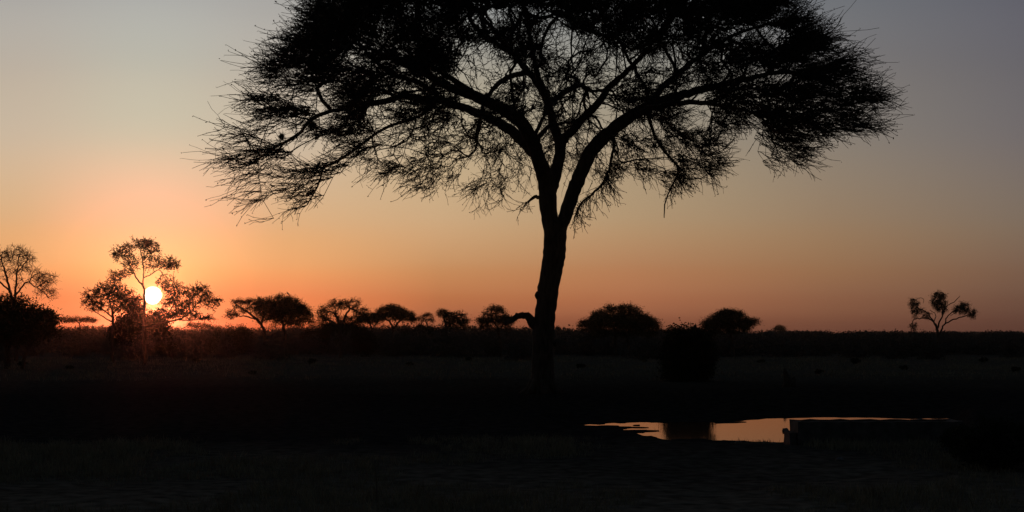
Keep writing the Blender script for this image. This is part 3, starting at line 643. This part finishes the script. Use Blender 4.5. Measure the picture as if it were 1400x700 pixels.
stone(1074, 574.5, 9, 4.5, 'small stone breaking the far waterline left of the trough top', 1, WZ)
stone(1022, 571.5, 11, 4, 'flat stone on the far shore where the bright water begins', 2)
stone(1010, 604, 10, 4, 'clod-like stone on the near bank below the bright water', 3)
stone(1058, 607, 8, 3, 'small stone on the near bank left of the trough step', 4)
stone(1148, 628, 12, 5, 'pale stone lying in the grass in front of the trough', 5)

def bird(px, py, D, size, face, label):
    c = P(px, py, D); b = c-[0, 0, size*.45]; E_ = empty('bird', b, label, 'bird'); f = face
    m = MB(); s = size
    pts = [c+[-.62*s*f,0,-.42*s], c+[-.4*s*f,0,-.25*s], c+[-.15*s*f,0,-.05*s], c+[.06*s*f,0,.12*s], c+[.16*s*f,0,.3*s], c+[.2*s*f,0,.42*s], c+[.27*s*f,0,.5*s]]
    m.tube(catmull(pts, 3), np.interp(np.linspace(0, 1, 19), [0,.15,.35,.5,.68,.82,.92,1], np.array([.03,.09,.2,.23,.13,.13,.1,.03])*s), 10); m.build('body', 'feather', E_)
    m = MB(); m.prisms([c+[-.5*s*f,0,-.33*s]], [c+[-.85*s*f,.03*s,-.75*s]], [.07*s], [.05*s], 5); m.build('tail', 'feather', E_)
    m = MB(); m.prisms([c+[.27*s*f,0,.47*s]], [c+[.42*s*f,0,.43*s]], [.04*s], [.006*s], 6); m.build('beak', 'beak', E_)
    for dx in (-.03, .07):
        m = MB(); m.prisms([c+[dx*s,0,-.1*s]], [c+[dx*s,0,-.47*s]], [.016*s], [.016*s], 5); m.build('leg', 'beak', E_)
k = (D0+5)/F
bird(436, 224.5, D0+5, .26, 1, 'bird perched upright on the lower left bough of the big acacia')
bird(393.5, 401.5, 142, .36, -1, 'tiny bird perched on the dense dome acacia crown')
bird(931, 447.5, gd(520), .22, 1, 'small bird perched on top of the dark column bush')
def nest(px, py, D, w, h, label):
    c = P(px, py, D); E_ = empty('bird_nest', c, label, 'nest', 'nests in the big acacia'); k = D/F
    m = MB(); V = []; lat, lon = 9, 14
    for i in range(lat+1):
        for j in range(lon):
            t = math.pi*i/lat; a = 2*math.pi*j/lon; q = 1+.1*R.normal()
            V.append(c+np.array([math.sin(t)*math.cos(a)*w*k*.5*q, math.sin(t)*math.sin(a)*w*k*.45*q, math.cos(t)*h*k*.5*q]))
    I, J = np.meshgrid(np.arange(lat), np.arange(lon), indexing='ij'); J2 = (J+1) % lon
    m.add(V, np.stack([I*lon+J, I*lon+J2, (I+1)*lon+J2, (I+1)*lon+J], -1).reshape(-1, 4)); n = 90; v = R.normal(size=(n, 3)); v /= np.linalg.norm(v, axis=1)[:, None]; p = c+v*np.array([w, w, h])*k*.46
    d = np.cross(v, R.normal(size=(n, 3)))+v*.5; twigs(m, p, d, R.uniform(.1, .25, n), .006, 3); m.build('nest_ball', 'straw', E_)
nest(427, 172, D0+4.6, 12, 11, 'round bird nest hanging in the left crown beside a bough')
nest(385, 187, D0+4.3, 7, 8, 'smaller dark bird nest at the far left of the crown')

# grass: dry tufts over the foreground and the plain
def grass():
    m = MB()
    def blades(x, y, n, h, spread, w):
        k = len(x); bx = np.repeat(x, n)+R.normal(size=k*n)*spread; by = np.repeat(y, n)+R.normal(size=k*n)*spread
        bz = ground_z(bx, by)-.01; H_ = np.repeat(h, n)*R.uniform(.5, 1.1, k*n); a = R.random(k*n)*6.28
        lean = R.normal(size=(k*n, 2))*.35*H_[:, None]; B = np.stack([bx, by, bz], 1); W = np.repeat(w, n)
        s = np.stack([np.cos(a)*W, np.sin(a)*W, 0*a], 1)
        mid = B+np.stack([lean[:, 0]*.35, lean[:, 1]*.35, H_*.6], 1); tip = B+np.stack([lean[:, 0], lean[:, 1], H_], 1)
        V = np.stack([B-s, B+s, mid+s*.7, mid-s*.7, tip], 1).reshape(-1, 3); i = np.arange(k*n)*5
        n0 = m.n; m.v.append(V); m.n += len(V); m.f4.append(np.stack([i, i+1, i+2, i+3], 1)+n0); m.f3.append(np.stack([i+3, i+2, i+4], 1)+n0)
    def field(n, d0, d1, hlo, hhi, nb, spread, w, dens):
        y = np.sqrt(R.uniform(d0*d0, d1*d1, n)); x = R.uniform(-.42, .42, n)*y
        keep = (vnoise(x*.35+50, y*.25, 21)+.6*vnoise(x*1.1, y*.8, 22)+.5 > dens); x, y = x[keep], y[keep]
        keep = ground_z(x, y) > -.12; x, y = x[keep], y[keep]
        keep = ~((x > TX0-.4) & (x < TX1+.2) & (y > 29.95) & (y < 31.2)); x, y = x[keep], y[keep]
        blades(x, y, nb, R.uniform(hlo, hhi, len(x)), spread, np.full(len(x), w))
    field(12000, 13, 31, .05, .16, 9, .07, .004, .45)
    field(4200, 13, 30, .10, .30, 14, .08, .006, .68)
    field(7000, 70, 135, .10, .35, 7, .25, .016, .5)
    # weeds against the foot of the trough
    x = R.uniform(6.3, 11.5, 260); y = R.uniform(28.6, 29.9, 260); blades(x, y, 14, R.uniform(.06, .26, 260), .07, np.full(260, .006))
    return m
tag(grass().build('grass', 'dry_grass', loc=(0, 20, 0), smooth=False), 'sparse dry grass tufts over the bare ground', 'grass', kind='stuff')

# ------------------------------------------------------------------ air
hz = MB(); x0, x1, y0, y1, z0, z1 = -3300, 3300, -3300, 3300, -1.9, 24
hz.box(x0, x1, y0, y1, z0, z1)
M['haze'] = bpy.data.materials.new('haze'); M['haze'].use_nodes = True
n = M['haze'].node_tree.nodes; n.remove(n['Principled BSDF']); pv = n.new('ShaderNodeVolumePrincipled')
pv.inputs['Color'].default_value = (.9,.85,.8,1); pv.inputs['Density'].default_value = HAZE; pv.inputs['Anisotropy'].default_value = .976
M['haze'].node_tree.links.new(pv.outputs[0], n['Material Output'].inputs['Volume'])
if HAZE > 0: tag(hz.build('haze', 'haze', smooth=False), 'thin dusty evening air over the plain', 'haze', kind='stuff')

# ------------------------------------------------------------------ sky, sun, camera
SUN_AZ = math.atan2(209-700, F); SUN_EL = math.atan((H-404)/math.hypot(F, 491))
sdir = np.array([math.sin(SUN_AZ)*math.cos(SUN_EL), math.cos(SUN_AZ)*math.cos(SUN_EL), math.sin(SUN_EL)])
W = bpy.data.worlds.new('World'); S.world = W; W.use_nodes = True
n = W.node_tree.nodes; l = W.node_tree.links; bg = n['Background']; out = n['World Output']
sky = n.new('ShaderNodeTexSky'); sky.sky_type = 'NISHITA'; sky.sun_disc = False
sky.sun_elevation = SUN_EL; sky.sun_rotation = SUN_AZ; sky.air_density = 2; sky.dust_density = 4; sky.ozone_density = 3
l.new(sky.outputs[0], bg.inputs[0]); bg.inputs[1].default_value = .09
def N(op, a, b=None, c=None):
    x = n.new('ShaderNodeMath'); x.operation = op
    for i, v in enumerate((a, b, c)):
        if v is None: continue
        if isinstance(v, (int, float)): x.inputs[i].default_value = v
        else: l.new(v, x.inputs[i])
    return x.outputs[0]
tc = n.new('ShaderNodeTexCoord'); sp = n.new('ShaderNodeSeparateXYZ'); nv = n.new('ShaderNodeVectorMath'); nv.operation = 'NORMALIZE'
l.new(tc.outputs['Generated'], nv.inputs[0]); l.new(nv.outputs[0], sp.inputs[0])
el = N('MULTIPLY', N('ARCSINE', sp.outputs[2]), 180/math.pi)
az = N('SUBTRACT', N('MULTIPLY', N('ARCTAN2', sp.outputs[0], sp.outputs[1]), 180/math.pi), math.degrees(SUN_AZ))
az = N('ABSOLUTE', az); az = N('MINIMUM', az, N('SUBTRACT', 360, az))
ROWS = [0, 100, 200, 300, 360, 400, 430, 450]
COLS = SKYCOLS
def lin(c): c = c/255; return c/12.92 if c <= .04045 else ((c+.055)/1.055)**2.4
E0, E1 = -1.0, 30.0
prev = None
for k, (a, xpix, cols) in enumerate(COLS):
    cr = n.new('ShaderNodeValToRGB'); cr.color_ramp.interpolation = 'CARDINAL'
    stops = []
    for y, c in zip(ROWS, cols):
        e = math.degrees(math.atan((H-y)/math.hypot(F, xpix-700))); stops.append((e, [max(0, lin(v)) for v in c]))
    stops.sort()
    lo = stops[0][1]; hi = stops[-1][1]
    stops = [(-1.0, [v*.85 for v in lo])]+stops+[(19, [hi[0]*.55, hi[1]*.58, hi[2]*.65]), (29, [hi[0]*.16, hi[1]*.18, hi[2]*.22])]
    e_ = cr.color_ramp.elements
    while len(e_) > 1: e_.remove(e_[-1])
    for i, (e, c) in enumerate(stops):
        x = e_[0] if i == 0 else e_.new((e-E0)/(E1-E0)); x.position = (e-E0)/(E1-E0); x.color = (*c, 1)
    l.new(N('DIVIDE', N('SUBTRACT', el, E0), E1-E0), cr.inputs[0])
    if prev is None: prev = cr.outputs[0]
    else:
        mr = n.new('ShaderNodeMapRange'); mr.interpolation_type = 'SMOOTHSTEP' if k in (1,) else 'LINEAR'
        mr.inputs['From Min'].default_value = COLS[k-1][0]; mr.inputs['From Max'].default_value = a; l.new(az, mr.inputs['Value'])
        mx = n.new('ShaderNodeMix'); mx.data_type = 'RGBA'; l.new(mr.outputs[0], mx.inputs[0]); l.new(prev, mx.inputs[6]); l.new(cr.outputs[0], mx.inputs[7]); prev = mx.outputs[2]
# away from the sunset and high up the sky is dark
fa = n.new('ShaderNodeMapRange'); fa.inputs['From Min'].default_value = 34.6; fa.inputs['From Max'].default_value = 110; fa.inputs['To Min'].default_value = 1; fa.inputs['To Max'].default_value = .04; fa.interpolation_type = 'SMOOTHSTEP'; l.new(az, fa.inputs['Value'])
fe = n.new('ShaderNodeMapRange'); fe.inputs['From Min'].default_value = 28; fe.inputs['From Max'].default_value = 60; fe.inputs['To Min'].default_value = 1; fe.inputs['To Max'].default_value = 0; l.new(el, fe.inputs['Value'])
fb = n.new('ShaderNodeMapRange'); fb.inputs['From Min'].default_value = -6; fb.inputs['From Max'].default_value = -1; fb.inputs['To Min'].default_value = 0; fb.inputs['To Max'].default_value = 1; l.new(el, fb.inputs['Value'])
fac = N('MULTIPLY', N('MULTIPLY', fa.outputs[0], fe.outputs[0]), fb.outputs[0])
sc = n.new('ShaderNodeVectorMath'); sc.operation = 'SCALE'; l.new(prev, sc.inputs[0]); l.new(fac, sc.inputs['Scale'])
# the sun's disc and its aureole
dt = n.new('ShaderNodeVectorMath'); dt.operation = 'DISTANCE'; l.new(nv.outputs[0], dt.inputs[0]); dt.inputs[1].default_value = tuple(sdir)
th = N('MULTIPLY', dt.outputs['Value'], 180/math.pi)
def gauss(sig, amp):
    q = N('DIVIDE', th, sig); g_ = N('EXPONENT', N('MULTIPLY', N('MULTIPLY', q, q), -1.0))
    v = n.new('ShaderNodeVectorMath'); v.operation = 'SCALE'; v.inputs[0].default_value = amp; l.new(g_, v.inputs['Scale']); return v.outputs[0]
def addv(a, b):
    v = n.new('ShaderNodeVectorMath'); v.operation = 'ADD'; l.new(a, v.inputs[0]); l.new(b, v.inputs[1]); return v.outputs[0]
ds = n.new('ShaderNodeMapRange'); ds.inputs['From Min'].default_value = .30; ds.inputs['From Max'].default_value = .37; ds.inputs['To Min'].default_value = 1; ds.inputs['To Max'].default_value = 0; l.new(th, ds.inputs['Value'])
dv = n.new('ShaderNodeVectorMath'); dv.operation = 'SCALE'; dv.inputs[0].default_value = SUNDISC; l.new(ds.outputs[0], dv.inputs['Scale'])
tot = addv(addv(addv(sc.outputs[0], gauss(*GLOW1)), gauss(*GLOW2)), dv.outputs[0])
bg2 = n.new('ShaderNodeBackground'); l.new(tot, bg2.inputs[0]); bg2.inputs[1].default_value = 1
ash = n.new('ShaderNodeAddShader'); l.new(bg.outputs[0], ash.inputs[0]); l.new(bg2.outputs[0], ash.inputs[1]); l.new(ash.outputs[0], out.inputs['Surface'])

su = bpy.data.lights.new('sun', 'SUN'); su.energy = SUNP; su.angle = math.radians(.53); su.color = (1, .2, .085)
so = bpy.data.objects.new('sun', su); C.objects.link(so); so.rotation_euler = Vector(sdir).to_track_quat('Z', 'Y').to_euler(); so.location = (0, 0, 30)

cam = bpy.data.cameras.new('camera'); co = bpy.data.objects.new('camera', cam); C.objects.link(co); S.camera = co
cam.sensor_width = 36; cam.lens = F/1400*36; cam.shift_y = (H-350)/1400; cam.clip_end = 20000; cam.clip_start = .1
co.location = (0, 0, CAMZ); co.rotation_euler = (math.radians(90), 0, 0)
vs = S.view_settings; vs.view_transform = 'Standard'; vs.look = 'None'; vs.exposure = 0; vs.gamma = 1; vs.use_curve_mapping = False
S.cycles.max_bounces = 4; S.cycles.transparent_max_bounces = 8
